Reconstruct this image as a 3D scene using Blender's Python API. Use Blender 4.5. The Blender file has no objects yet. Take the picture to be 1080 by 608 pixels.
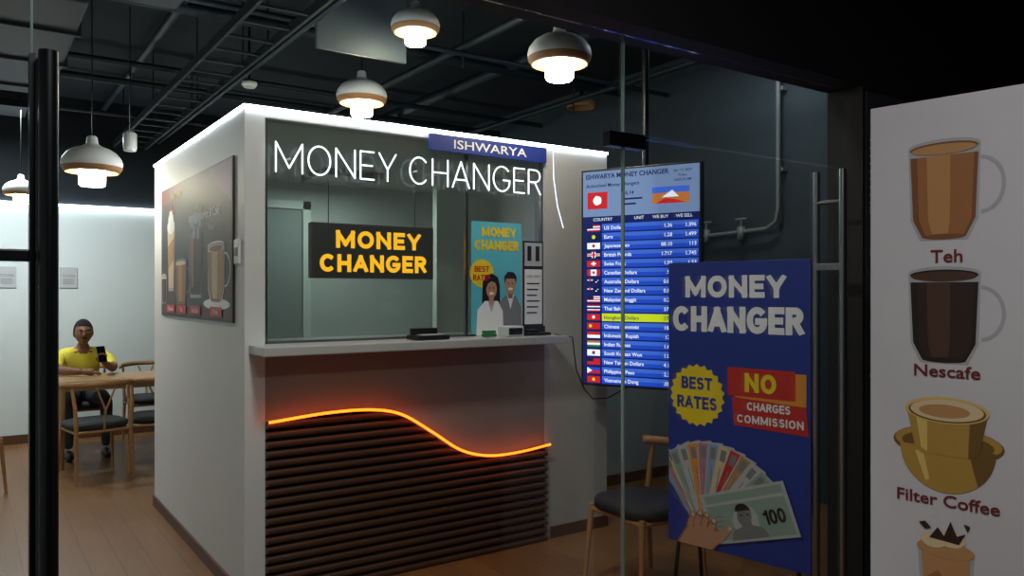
import bpy, bmesh, math, random
from mathutils import Vector, Matrix
random.seed(3)
S=bpy.context.scene
S.view_settings.view_transform='Standard'
pi=math.pi
# ------------------------------------------------------------ materials
def lin(h):
    h=h.lstrip('#'); o=[]
    for i in (0,2,4):
        c=int(h[i:i+2],16)/255
        o.append(c/12.92 if c<=.04045 else ((c+.055)/1.055)**2.4)
    return (*o,1)
def mat(name,hexc,rough=.6,metal=0,var=.06,scale=6,bump=0,stretch=None):
    m=bpy.data.materials.new(name); m.use_nodes=True
    nt=m.node_tree; b=nt.nodes['Principled BSDF']
    c=lin(hexc); b.inputs['Roughness'].default_value=rough; b.inputs['Metallic'].default_value=metal
    tc=nt.nodes.new('ShaderNodeTexCoord'); mp=nt.nodes.new('ShaderNodeMapping')
    if stretch: mp.inputs['Scale'].default_value=stretch
    n=nt.nodes.new('ShaderNodeTexNoise'); n.inputs['Scale'].default_value=scale; n.inputs['Detail'].default_value=4
    nt.links.new(tc.outputs['Object'],mp.inputs[0]); nt.links.new(mp.outputs[0],n.inputs['Vector'])
    mx=nt.nodes.new('ShaderNodeMix'); mx.data_type='RGBA'
    mx.inputs[6].default_value=(*[x*(1-var) for x in c[:3]],1); mx.inputs[7].default_value=(*[min(1,x*(1+var)) for x in c[:3]],1)
    nt.links.new(n.outputs['Fac'],mx.inputs[0]); nt.links.new(mx.outputs[2],b.inputs['Base Color'])
    if bump:
        bp=nt.nodes.new('ShaderNodeBump'); bp.inputs['Strength'].default_value=bump; bp.inputs['Distance'].default_value=.01
        nt.links.new(n.outputs['Fac'],bp.inputs['Height']); nt.links.new(bp.outputs[0],b.inputs['Normal'])
    return m
def emi(name,hexc,st=1.0):
    m=bpy.data.materials.new(name); m.use_nodes=True
    b=m.node_tree.nodes['Principled BSDF']; b.inputs['Base Color'].default_value=(.01,.01,.01,1)
    b.inputs['Specular IOR Level'].default_value=.1
    b.inputs['Emission Color'].default_value=lin(hexc); b.inputs['Emission Strength'].default_value=st
    return m
def glassmat(name,tint=(.93,.96,.95,1),k=.6,haze=0):
    m=bpy.data.materials.new(name); m.use_nodes=True; nt=m.node_tree
    nt.nodes.remove(nt.nodes['Principled BSDF']); out=nt.nodes['Material Output']
    t=nt.nodes.new('ShaderNodeBsdfTransparent'); t.inputs[0].default_value=tint
    g=nt.nodes.new('ShaderNodeBsdfGlossy'); g.inputs['Roughness'].default_value=.01
    f=nt.nodes.new('ShaderNodeFresnel'); f.inputs[0].default_value=1.4
    mu=nt.nodes.new('ShaderNodeMath'); mu.operation='MULTIPLY'; mu.inputs[1].default_value=k
    mx=nt.nodes.new('ShaderNodeMixShader')
    nt.links.new(f.outputs[0],mu.inputs[0]); nt.links.new(mu.outputs[0],mx.inputs[0])
    nt.links.new(t.outputs[0],mx.inputs[1]); nt.links.new(g.outputs[0],mx.inputs[2])
    last=mx
    if haze:
        d=nt.nodes.new('ShaderNodeBsdfDiffuse'); d.inputs[0].default_value=(.55,.6,.58,1)
        m2=nt.nodes.new('ShaderNodeMixShader'); m2.inputs[0].default_value=haze
        nt.links.new(mx.outputs[0],m2.inputs[1]); nt.links.new(d.outputs[0],m2.inputs[2]); last=m2
    nt.links.new(last.outputs[0],out.inputs[0])
    return m
def woodfloor():
    m=mat('floor_wood_planks','#6a4a32',.36); nt=m.node_tree; b=nt.nodes['Principled BSDF']
    tc=nt.nodes.new('ShaderNodeTexCoord'); mp=nt.nodes.new('ShaderNodeMapping'); mp.inputs['Rotation'].default_value=(0,0,pi/2)
    br=nt.nodes.new('ShaderNodeTexBrick'); br.inputs['Scale'].default_value=1
    br.inputs['Brick Width'].default_value=1.2; br.inputs['Row Height'].default_value=.15; br.inputs['Mortar Size'].default_value=.002
    br.inputs['Color1'].default_value=lin('#94683f'); br.inputs['Color2'].default_value=lin('#885e39'); br.inputs['Mortar'].default_value=lin('#64452c')
    nz=nt.nodes.new('ShaderNodeTexNoise'); nz.inputs['Scale'].default_value=5
    mp2=nt.nodes.new('ShaderNodeMapping'); mp2.inputs['Scale'].default_value=(8,.6,1)
    mx=nt.nodes.new('ShaderNodeMix'); mx.data_type='RGBA'; mx.blend_type='MULTIPLY'; mx.inputs[0].default_value=.4
    nt.links.new(tc.outputs['Object'],mp.inputs[0]); nt.links.new(mp.outputs[0],br.inputs[0])
    nt.links.new(tc.outputs['Object'],mp2.inputs[0]); nt.links.new(mp2.outputs[0],nz.inputs['Vector'])
    nt.links.new(br.outputs[0],mx.inputs[6]); nt.links.new(nz.outputs['Fac'],mx.inputs[7]); nt.links.new(mx.outputs[2],b.inputs['Base Color'])
    return m
WHITE=mat('kiosk_white_paint','#d8dadb',.55,var=.04)
WALLW=mat('wall_white_paint','#d4dcde',.7,var=.04)
DARKC=mat('ceiling_dark_paint','#0e1820',.8,var=.2)
DARKW=mat('wall_dark_paint','#3a474f',.7,var=.1)
GREYW=mat('wall_grey_paint','#a9adaf',.7)
BULK=mat('bulkhead_black','#111114',.7)
DUCT=mat('duct_metal','#0e161c',.6,metal=.1,var=.2)
PIPE=mat('pipe_dark','#16222b',.5,metal=.1)
STEEL=mat('brushed_steel','#8d8f92',.3,metal=1)
DSTEEL=mat('dark_steel','#35373a',.35,metal=1)
FLOOR=woodfloor()
BASEB=mat('baseboard_brown','#5a3a28',.5)
WOOD=mat('light_oak','#a87c4e',.45,var=.2,scale=4,stretch=(1,1,8))
TABLEW=mat('table_oak','#b08a5e',.4,var=.2,scale=4,stretch=(1,8,1))
CUSH=mat('seat_cushion_dark','#22272c',.75)
SLAT=mat('slat_dark_brown','#49301f',.45,var=.25,stretch=(1,6,6))
COUNTER=mat('counter_quartz','#b8b8b6',.3)
LED=emi('led_strip_white','#eef4ff',28)
LEDC=emi('led_strip_soft','#eef4ff',2)
LEDB=emi('led_strip_back','#eef8ff',16)
NEON=emi('neon_white','#f4f6ff',2.2)
ORANGE=emi('led_orange','#ff5a10',7)
BULB=emi('lamp_diffuser','#fff1d8',75)
GLASS=glassmat('storefront_glass',k=.3)
KGLASS=glassmat('kiosk_glass',(.93,.96,.95,1),k=.9,haze=.06)
EDGE=mat('glass_edge','#6a837e',.3)
BLACK=mat('black_plastic','#101114',.4)
WPLA=mat('white_plastic','#dcdcdc',.4)
SHADE=mat('shade_white','#e6eaea',.5)
SHIN=mat('shade_tan_inside','#a87a50',.6)
GREENW=mat('kiosk_inner_wall','#9ba5a1',.8)
# ------------------------------------------------------------ stroke letters
def arc(cx,cz,rx,rz,a0,a1,n=16): return [(cx+rx*math.cos(a0+(a1-a0)*k/n),cz+rz*math.sin(a0+(a1-a0)*k/n)) for k in range(n+1)]
LET={'M':(1.1,[[(0,0),(0,1),(.5,.15),(1,1),(1,0)]]),'N':(.85,[[(0,0),(0,1),(1,0),(1,1)]]),'E':(.62,[[(1,1),(0,1),(0,0),(1,0)],[(0,.5),(.88,.5)]]),
 'Y':(.8,[[(0,1),(.5,.42),(1,1)],[(.5,.45),(.5,0)]]),'H':(.8,[[(0,0),(0,1)],[(1,0),(1,1)],[(0,.5),(1,.5)]]),
 'A':(.9,[[(0,0),(.5,1),(1,0)],[(.2,.3),(.8,.3)]]),'R':(.72,[[(0,0),(0,1),(.5,1)]+arc(.55,.75,.42,.25,pi/2,-pi/2,10)+[(0,.5)],[(.5,.5),(1,0)]]),
 'O':(.95,[arc(.5,.5,.5,.5,0,2*pi,28)]),'C':(.9,[arc(.52,.5,.52,.5,.75,2*pi-.75,22)]),
 'G':(.95,[arc(.52,.5,.52,.5,.75,2*pi-.55,22)+[(1.0,.45),(.6,.45)]]),
 'B':(.72,[[(0,0),(0,1),(.5,1)]+arc(.52,.76,.4,.24,pi/2,-pi/2,10)+[(0,.52)],[(.5,.52)]+arc(.55,.26,.45,.26,pi/2,-pi/2,10)+[(0,0)]]),
 'S':(.72,[arc(.5,.76,.46,.24,.5,1.5*pi,12)+arc(.5,.26,.48,.26,pi/2,-pi+.4,12)]),
 'T':(.75,[[(0,1),(1,1)],[(.5,1),(.5,0)]]),'I':(.02,[[(0,0),(0,1)]]),'1':(.3,[[(.1,.8),(1,1),(1,0)]]),'0':(.62,[arc(.5,.5,.5,.5,0,2*pi,24)])}
# ------------------------------------------------------------ geometry builder
class G:
    def __init__(s): s.v=[];s.f=[];s.mi=[];s.sm=[];s.mats=[];s.cur=0
    def M(s,m):
        if m not in s.mats: s.mats.append(m)
        s.cur=s.mats.index(m); return s
    def add(s,vs,fs,smooth=False):
        o=len(s.v); s.v+= [Vector(v) for v in vs]
        for f in fs: s.f.append([o+i for i in f]); s.mi.append(s.cur); s.sm.append(smooth)
        return s
    def box(s,x0,y0,z0,x1,y1,z1,bev=0):
        bm=bmesh.new(); bmesh.ops.create_cube(bm,size=1)
        for v in bm.verts: v.co=Vector(((x0+x1)/2+v.co.x*(x1-x0),(y0+y1)/2+v.co.y*(y1-y0),(z0+z1)/2+v.co.z*(z1-z0)))
        if bev: bmesh.ops.bevel(bm,geom=bm.edges[:],offset=bev,segments=2,affect='EDGES',profile=.6)
        bm.verts.index_update(); s.add([v.co.copy() for v in bm.verts],[[v.index for v in f.verts] for f in bm.faces]); bm.free(); return s
    def tube(s,path,r,n=12,cap=True,flat=None):
        P=[Vector(p) for p in path]; k=len(P)
        R=r if isinstance(r,(list,tuple)) else [r]*k
        vs=[];fs=[]; up=None
        for i in range(k):
            d=(P[min(i+1,k-1)]-P[max(i-1,0)]).normalized()
            if up is None:
                up=Vector((0,0,1)) if abs(d.z)<.9 else Vector((0,1,0))
            a=(up-d*up.dot(d)).normalized(); b=d.cross(a); up=a
            for j in range(n):
                t=2*pi*j/n; vs.append(P[i]+(a*math.cos(t)*R[i]+b*math.sin(t)*R[i]))
        for i in range(k-1):
            for j in range(n): fs.append([i*n+j,i*n+(j+1)%n,(i+1)*n+(j+1)%n,(i+1)*n+j])
        s.add(vs,fs,True)
        if cap:
            s.add(vs[:n],[list(range(n))[::-1]]); s.add(vs[-n:],[list(range(n))])
        return s
    def lathe(s,prof,c,n=40,sx=1,sy=1):
        vs=[];fs=[];k=len(prof)
        for r,z in prof:
            for j in range(n): t=2*pi*j/n; vs.append((c[0]+r*sx*math.cos(t),c[1]+r*sy*math.sin(t),c[2]+z))
        for i in range(k-1):
            for j in range(n): fs.append([i*n+j,i*n+(j+1)%n,(i+1)*n+(j+1)%n,(i+1)*n+j])
        return s.add(vs,fs,True)
    def ell(s,c,rx,ry,rz,nu=20,nv=14,fn=None,keep=None):
        vs=[];fs=[]
        for i in range(nv+1):
            th=pi*i/nv
            for j in range(nu):
                ph=2*pi*j/nu; d=Vector((math.sin(th)*math.cos(ph),math.sin(th)*math.sin(ph),math.cos(th)))
                p=Vector((d.x*rx,d.y*ry,d.z*rz))
                if fn: p=fn(d,p)
                vs.append(p+Vector(c))
        for i in range(nv):
            for j in range(nu):
                q=[i*nu+j,(i+1)*nu+j,(i+1)*nu+(j+1)%nu,i*nu+(j+1)%nu]
                if keep:
                    m=sum((vs[a] for a in q),Vector())/4-Vector(c)
                    if not keep(m): continue
                fs.append(q)
        return s.add(vs,fs,True)
    def band(s,path,th,h):
        P=[Vector(p) for p in path];k=len(P);vs=[];fs=[]
        for i in range(k):
            d=(P[min(i+1,k-1)]-P[max(i-1,0)]);d.z=0;d.normalize();n=Vector((-d.y,d.x,0))
            for a,b in ((-1,-1),(1,-1),(1,1),(-1,1)): vs.append(P[i]+n*a*th/2+Vector((0,0,b*h/2)))
        for i in range(k-1):
            for j in range(4): fs.append([i*4+j,i*4+(j+1)%4,(i+1)*4+(j+1)%4,(i+1)*4+j])
        fs+= [[3,2,1,0],[k*4-4,k*4-3,k*4-2,k*4-1]]
        return s.add(vs,fs,True)
    def pl(s,pts,l=1): return s.add([(x,-.0008*l,z) for x,z in pts],[list(range(len(pts)))])
    def rc(s,x0,z0,x1,z1,l=1): return s.pl([(x0,z0),(x1,z0),(x1,z1),(x0,z1)],l)
    def disc(s,cx,cz,rx,rz,l=1,n=28,a0=0,a1=2*pi):
        return s.pl([(cx+rx*math.cos(a0+(a1-a0)*i/n),cz+rz*math.sin(a0+(a1-a0)*i/n)) for i in range(n+(0 if a1-a0>6.2 else 1))],l)
    def ring(s,cx,cz,rx,rz,w,l=1,n=28,a0=0,a1=2*pi):
        for i in range(n):
            p=a0+(a1-a0)*i/n;q=a0+(a1-a0)*(i+1)/n
            s.pl([(cx+rx*math.cos(p),cz+rz*math.sin(p)),(cx+(rx-w)*math.cos(p),cz+(rz-w)*math.sin(p)),(cx+(rx-w)*math.cos(q),cz+(rz-w)*math.sin(q)),(cx+rx*math.cos(q),cz+rz*math.sin(q))],l)
        return s
    def star(s,cx,cz,r,l=1,n=22):
        return s.pl([(cx+(r if i%2 else r*.9)*math.cos(pi*i/n),cz+(r if i%2 else r*.9)*math.sin(pi*i/n)) for i in range(2*n)],l)
    def text(s,t,x,z,cap,w=None,al='C',l=2,bold=0,rot=0,ext=0):
        vs,fs=textgeo(t,bold,ext)
        k=cap/.7; x0=min(v[0] for v in vs);x1=max(v[0] for v in vs)
        kx=w/(x1-x0) if w else k
        W=(x1-x0)*kx; off={'C':-W/2,'L':0,'R':-W}[al]
        c,sn=math.cos(rot),math.sin(rot);o=[]
        for vx,vy,vz in vs:
            a=(vx-x0)*kx+off;b=vy*k
            o.append((x+a*c-b*sn,-.0008*l-vz,z+a*sn+b*c))
        return s.add(o,fs)
    def block(s,t,x,z,cap,w,th=.2,l=2,gap=.26,rot=0,sp=.45):
        # heavy sans capitals from flat strokes, centred on x, baseline z
        adv=0;seq=[];cnt=0
        for ch in t:
            if ch==' ': adv+=sp; continue
            lw=LET[ch][0]*.72; seq.append((adv,lw,LET[ch][1])); adv+=lw+gap
        adv-=gap; T=th*cap; k=(w-T)/adv; hh=cap-T; c,sn=math.cos(rot),math.sin(rot)
        for a,lw,st in seq:
            for p in st:
                Q=[((a+lw*q[0])*k+T/2-w/2,q[1]*hh+T/2) for q in p]; n=len(Q)
                for i in range(n-1):
                    ax,az=Q[i];bx,bz=Q[i+1];dx,dz=bx-ax,bz-az;L=math.hypot(dx,dz)
                    if L<1e-6: continue
                    dx/=L;dz/=L; e=T/2 if L>T*.8 else T*.12
                    ax-=dx*e;az-=dz*e;bx+=dx*e;bz+=dz*e; nx,nz=-dz*T/2,dx*T/2
                    pts=[(ax-nx,az-nz),(bx-nx,bz-nz),(bx+nx,bz+nz),(ax+nx,az+nz)]
                    pts=[(u,max(-.0,min(cap,v))) for u,v in pts]
                    cnt+=1
                    s.pl([(x+u*c-v*sn,z+u*sn+v*c) for u,v in pts],l+.035*(cnt%23))
        return s
    def make(s,name,parent=None,loc=None,rotz=0,world=True):
        me=bpy.data.meshes.new(name)
        if world and loc is None:
            xs=[v.x for v in s.v];ys=[v.y for v in s.v];zs=[v.z for v in s.v]
            o=Vector(((min(xs)+max(xs))/2,(min(ys)+max(ys))/2,min(zs))); vs=[v-o for v in s.v]
        else: o=Vector(loc or (0,0,0)); vs=s.v
        me.from_pydata([tuple(v) for v in vs],[],s.f)
        for m in s.mats: me.materials.append(m)
        me.polygons.foreach_set('material_index',s.mi); me.polygons.foreach_set('use_smooth',s.sm); me.update()
        ob=bpy.data.objects.new(name,me); S.collection.objects.link(ob); ob.location=o; ob.rotation_euler=(0,0,rotz)
        if parent: ob.parent=parent; ob.matrix_parent_inverse=Matrix.Translation(-parent.location)
        return ob
_tc={}
def textgeo(t,bold,ext):
    key=(t,bold,ext)
    if key in _tc: return _tc[key]
    cu=bpy.data.curves.new('t','FONT'); cu.body=t; cu.offset=bold; cu.resolution_u=3; cu.extrude=ext
    ob=bpy.data.objects.new('t',cu); S.collection.objects.link(ob); bpy.context.view_layer.update()
    me=bpy.data.meshes.new_from_object(ob.evaluated_get(bpy.context.evaluated_depsgraph_get()))
    r=([tuple(v.co) for v in me.vertices],[list(p.vertices) for p in me.polygons])
    bpy.data.objects.remove(ob); bpy.data.curves.remove(cu); bpy.data.meshes.remove(me)
    _tc[key]=r; return r
def root(name,loc):
    e=bpy.data.objects.new(name,None); e.empty_display_size=.1; e.location=loc; S.collection.objects.link(e); return e
def simple(name,m,x0,y0,z0,x1,y1,z1,bev=0,parent=None):
    return G().M(m).box(x0,y0,z0,x1,y1,z1,bev).make(name,parent)
# ------------------------------------------------------------ room shell
simple('floor',FLOOR,-1.5,-1.5,-.1,5.0,9.2,0)
simple('ceiling',DARKC,-1.5,1.85,3.5,5.0,9.2,3.6)
simple('ceiling_corridor',BULK,-1.5,-1.5,3.0,5.0,1.70,3.1)
G().M(WALLW).box(-1.5,9.2,0,5.0,9.3,2.4).M(DARKC).box(-1.5,9.2,2.4,5.0,9.3,3.6).make('wall_back')
G().M(WALLW).box(-1.6,-1.5,0,-1.5,9.2,2.4).M(DARKC).box(-1.6,-1.5,2.4,-1.5,9.2,3.6).make('wall_left')
simple('wall_right',DARKW,5.0,-1.5,0,5.1,9.2,3.6)
simple('wall_storefront',BULK,2.80,1.70,0,5.0,1.85,2.29)
simple('trim_bulkhead',BULK,-1.5,1.70,2.29,5.0,1.85,3.6)
simple('baseboard_back',BASEB,-1.5,9.185,0,5.0,9.2,.09)
G().M(LEDB).box(-1.5,9.17,2.385,4.9,9.2,2.40).make('led_strip_on_back_wall')
simple('wall_recess',GREYW,3.395,4.6,0,4.99,4.7,2.4)
simple('baseboard_recess',BASEB,3.395,4.585,0,4.99,4.6,.08)
# ------------------------------------------------------------ kiosk
K=root('money_changer_kiosk',(2.24,4.9,0))
XL,XR,YF,YB,H=1.09,3.39,3.82,6.01,2.39
simple('side_panel_left',WHITE,XL,YF,0,XL+.1,YB,H,.003,K)
simple('side_panel_right',WHITE,XR-.1,YF+.1,0,XR,YB,H,.003,K)
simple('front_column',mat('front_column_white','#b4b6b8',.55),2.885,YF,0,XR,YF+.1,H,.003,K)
simple('back_panel',GREENW,XL+.1,YB-.08,0,XR-.1,YB,H,0,K)
simple('roof_panel',GREENW,XL+.1,YF+.06,H-.04,XR-.1,YB-.08,H-.005,0,K)
simple('front_head_rail',WHITE,XL+.1,YF,H-.04,2.885,YF+.06,H,.003,K)
simple('inner_partition',mat('inner_partition_pale','#c3cec8',.8),2.80,5.0,0,XR-.1,5.06,H-.04,0,K)
simple('apron_panel',mat('apron_grey','#8d827a',.6),XL+.1,YF,0,2.885,YF+.08,1.21,0,K)
simple('inner_door',mat('inner_door_grey','#6a7673',.6),1.40,YB-.12,0,2.12,YB-.08,2.14,.004,K)
g=G().M(mat('inner_door_frame','#a8b4ae',.6)); g.box(1.34,YB-.14,0,1.40,YB-.08,2.2).box(2.12,YB-.14,0,2.18,YB-.08,2.2).box(1.34,YB-.14,2.14,2.18,YB-.08,2.2); g.make('inner_door_frame',K)
G().M(BASEB).box(XL-.012,YF-.012,0,XL,YB,.07).box(XL-.012,YF-.012,0,XL+.1,YF,.07).box(2.93,YF-.012,0,XR,YF,.07).make('baseboard_trim',K)
simple('counter_shelf',COUNTER,XL+.02,YF-.23,1.205,2.895,YF,1.25,.006,K)
simple('counter_inner',COUNTER,XL+.1,YF,1.21,2.885,YF+.45,1.25,.002,K)
simple('window_glass',KGLASS,XL+.1,YF+.02,1.25,2.885,YF+.026,H-.04,0,K)
g=G().M(STEEL)
for x in (XL+.1,2.335,2.87): g.box(x,YF+.012,1.25,x+.014,YF+.036,H-.04)
g.box(XL+.1,YF+.012,1.25,2.885,YF+.036,1.262); g.make('window_frame',K)
g=G().M(LED).box(XL-.006,YF-.008,H,XL+.008,YB,H+.012).box(XL-.006,YF-.012,H,XR,YF+.002,H+.012)
g.M(LEDC).tube([(2.95,YF-.003,2.39),(2.955,YF-.003,2.2),(2.985,YF-.003,2.03),(3.03,YF-.003,1.90)],.0024,8)
g.make('led_strip',K)
WP=[(1.19,.875),(1.5,.897),(1.74,.89),(1.90,.85),(2.08,.74),(2.26,.622),(2.44,.57),(2.65,.565),(2.885,.585)]
def wave(x):
    n=len(WP)
    for i in range(n-1):
        if x<=WP[i+1][0] or i==n-2:
            x0,y0=WP[i];x1,y1=WP[i+1];h=x1-x0
            m0=(WP[i+1][1]-WP[max(i-1,0)][1])/(WP[i+1][0]-WP[max(i-1,0)][0])
            j=min(i+2,n-1); m1=(WP[j][1]-y0)/(WP[j][0]-x0)
            t=(x-x0)/h; t2=t*t;t3=t2*t
            return (2*t3-3*t2+1)*y0+(t3-2*t2+t)*h*m0+(-2*t3+3*t2)*y1+(t3-t2)*h*m1
g=G().M(SLAT); ps=.0465; NX=90
def flush(run,zb):
    if len(run)<2: return
    vs=[];fs=[];m=6
    for x,zt in run:
        for j in range(m+1):
            a=-pi/2+pi*j/m
            vs.append((x,YF-.010-.026*max(math.cos(a),0)**.6,(zb+zt)/2+(zt-zb)/2*math.sin(a)))
        vs.append((x,YF,zt)); vs.append((x,YF,zb))
    n=m+3
    for q in range(len(run)-1):
        for j in range(n): fs.append([q*n+j,(q+1)*n+j,(q+1)*n+(j+1)%n,q*n+(j+1)%n])
    fs.append(list(range(n))); fs.append([ (len(run)-1)*n+j for j in range(n)][::-1])
    g.add(vs,fs)
for i in range(20):
    zb=i*ps; run=[]
    for k in range(NX+1):
        x=1.19+(2.885-1.19)*k/NX
        zt=min(zb+ps-.012,wave(x)-.006)
        if zt>zb+.002: run.append((x,zt))
        else: flush(run,zb); run=[]
    flush(run,zb)
g.M(mat('slat_backing_black','#0c0908',.8))
vs=[];fs=[]
for k in range(81):
    x=1.19+(2.885-1.19)*k/80; vs+=[(x,YF-.003,0),(x,YF-.003,wave(x)-.004)]
for k in range(80): fs.append([2*k,2*k+2,2*k+3,2*k+1])
g.add(vs,fs)
g.make('slat_cladding',K)
G().M(ORANGE).tube([(1.19+(2.885-1.19)*k/80,YF-.060,wave(1.19+(2.885-1.19)*k/80)+.002) for k in range(81)],.0068,8).make('wave_led_strip',K)
NAVY=mat('navy_signboard','#2c3f96',.4); PWHITE=mat('print_white','#f2f3f6',.5,var=.02)
G().M(NAVY).box(0,0,0,.80,.02,.092,.003).M(PWHITE).text('ISHWARYA',.40,.022,.048,.50,bold=.01).make('name_signboard',loc=(2.085,YF-.024,2.285),world=False)
def neon():
    adv=0;seq=[]
    for ch in 'MONEY CHANGER':
        if ch==' ': adv+=.34; continue
        w,st=LET[ch]; w*=.78; seq.append((adv,w,st)); adv+=w+.2
    adv-=.2; k=1.60/adv; hh=.143
    g=G().M(NEON)
    for a,w,st in seq:
        for p in st:
            P=[(1.232+(a+w*q[0])*k,YF-.03,2.09+hh*q[1]) for q in p]
            for i in range(len(P)-1): g.tube([P[i],P[i+1]],.0045,8)
            for q in P: g.ell(q,.0045,.0045,.0045,8,6)
    g.M(WPLA)
    for x in (1.3,2.0,2.8): g.box(x,YF-.025,2.155,x+.008,YF+.02,2.163)
    g.make('neon_sign')
neon()
YEL=emi('sign_yellow_led','#ffb414',1.5)
g=G().M(BLACK).box(0,0,0,.80,.05,.325,.006).M(mat('sign_frame_red','#3a1512',.5))
g.box(0,-.006,0,.80,0,.012).box(0,-.006,.313,.80,0,.325).box(0,-.006,0,.012,0,.325).box(.788,-.006,0,.80,0,.325)
g.M(YEL).block('MONEY',.43,.18,.105,.56,th=.24,l=8,gap=.36).block('CHANGER',.40,.038,.105,.70,th=.24,l=8,gap=.36)
g.make('led_letter_sign',loc=(1.635,4.4,1.585),world=False)
G().M(DSTEEL).tube([(1.75,4.425,1.91),(1.75,4.425,2.35)],.003,6).tube([(2.32,4.425,1.91),(2.32,4.425,2.35)],.003,6).make('sign_hanging_wires')
# ------------------------------------------------------------ prints
P=lambda n,h:mat('print_'+n,h,.55,var=.03)
pBLUE=P('royal_blue','#1e3590');pYEL=P('yellow','#f0d41c');pRED=P('red','#c32a22');pORG=P('orange','#e09430');pCYAN=P('cyan','#5cc0d4')
pTAN=P('tan','#b88a58');pBRN=P('coffee_brown','#2c1a12');pCRM=P('cream','#d8c49c');pBRASS=P('brass','#b08c3c');pDK=P('dark','#191716');pSKIN=P('skin','#c09070')
pGRY=P('grey','#7c7f84');pLGR=P('light_grey','#b9bcc0');pMAR=P('maroon','#6a1f1f');pGRN=P('green_note','#8fa89a');pPNK=P('pink','#b87a86');pLB=P('pale_blue','#8aa4c0');pBAN=P('banner_white','#c9c9ce')
pTEA=P('tea','#9a6638');pTEA2=P('tea_dark','#7a4c28');pTEA3=P('tea_light','#b88450');pHAIR=P('hair','#1a1412');pBRD=P('brass_dark','#6e5220');pBRL=P('brass_light','#d8b868');pB2=P('coffee_dark2','#1a0f0a');pB3=P('coffee_mid','#4a3022');pGL=P('glass_grey','#a8abb0');pSK2=P('skin_shade','#94684c');pPUR=P('purple','#8a5a9a')
# standee
g=G().M(pBLUE).box(0,0,0,.662,.012,1.25,.002)
g.M(PWHITE).block('MONEY',.325,1.095,.095,.47,th=.25,gap=.34).block('CHANGER',.33,.945,.112,.61,th=.25,gap=.36)
g.M(pYEL).star(.148,.665,.138,2)
g.M(pBLUE).block('BEST',.148,.69,.055,.155,th=.22,l=3,gap=.34).block('RATES',.148,.605,.055,.20,th=.22,l=3,gap=.34)
g.M(pORG).pl([(.34,.65),(.645,.64),(.645,.79),(.31,.79)],2).M(pRED).rc(.30,.68,.60,.80,3).pl([(.33,.555),(.655,.545),(.645,.66),(.32,.675)],3)
g.M(pYEL).block('NO',.45,.70,.08,.14,th=.24,l=5,gap=.4)
g.M(PWHITE).block('CHARGES',.485,.625,.034,.19,th=.2,l=5,gap=.3).block('COMMISSION',.49,.57,.034,.29,th=.2,l=5,gap=.36)
cols=[pLB,pPNK,pCRM,pGRN,pLGR,pORG,pPNK,pLB,pCRM,pRED,pTAN,pLGR,pGRN]
ox,oz=.24,.08
for i,c in enumerate(cols):
    a=math.radians(143-i*8.2); d=(math.cos(a),math.sin(a)); n=(-d[1],d[0]); L=.405-.003*i;w=.064
    def q(u,v):
        return (max(.004,min(.657,ox+d[0]*u+n[0]*v)), oz+d[1]*u+n[1]*v)
    b=2+i*.6
    def rr(u0,v0,u1,v1,l): g.pl([q(u0,v0),q(u1,v0),q(u1,v1),q(u0,v1)],l)
    g.M(pLGR); rr(.05,-w,L,w,b); g.M(c); rr(.06,-w+.005,L-.006,w-.005,b+.15)
    g.M(pGRY); rr(L-.07,w*.35,L-.02,w*.75,b+.3); g.M(pLGR); rr(L-.13,-w*.8,L-.02,-w*.45,b+.3)
    g.M(pGRY); rr(.1,w*.55,L-.1,w*.62,b+.3); 
    g.M(pMAR if i%3 else pBLUE); rr(L-.045,-w*.2,L-.015,w*.2,b+.32)
def Q(u,v): 
    a=math.radians(20);return (.235+u*math.cos(a)-v*math.sin(a),.025+u*math.sin(a)+v*math.cos(a))
for du,dv,l in ((.0,.045,10.2),(0,0,10.8)):
    W=lambda u,v:Q(u+du,v+dv)
    g.M(pLGR).pl([W(.03,0),W(.41,-.02),W(.41,.16),W(.0,.17)],l).M(pGRN).pl([W(.045,.012),W(.395,-.008),W(.395,.148),W(.02,.158)],l+.1)
g.M(pLGR).disc(*Q(.19,.075),.06,.068,11.1)
g.M(pGRY).pl([Q(.10,.005),Q(.28,-.002),Q(.26,.04),Q(.215,.055),Q(.215,.1),Q(.165,.1),Q(.165,.055),Q(.12,.045)],11.3).disc(*Q(.19,.098),.034,.044,11.4).M(pDK).disc(*Q(.19,.118),.037,.03,11.5,20,.35,pi+.35).rc(Q(.17,.1)[0],Q(.17,.1)[1],Q(.17,.1)[0]+.012,Q(.17,.1)[1]+.006,11.6).rc(Q(.2,.1)[0],Q(.2,.1)[1],Q(.2,.1)[0]+.012,Q(.2,.1)[1]+.006,11.6)
c=Q(.325,.045); g.M(pDK).block('100',c[0],c[1],.06,.10,th=.2,l=11.8,rot=math.radians(20))
g.M(pGRY)
for k in range(5): g.pl([Q(.03+.005*k,.03+.02*k),Q(.09,.028+.02*k),Q(.09,.032+.02*k),Q(.03+.005*k,.034+.02*k)],11.5)
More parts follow.
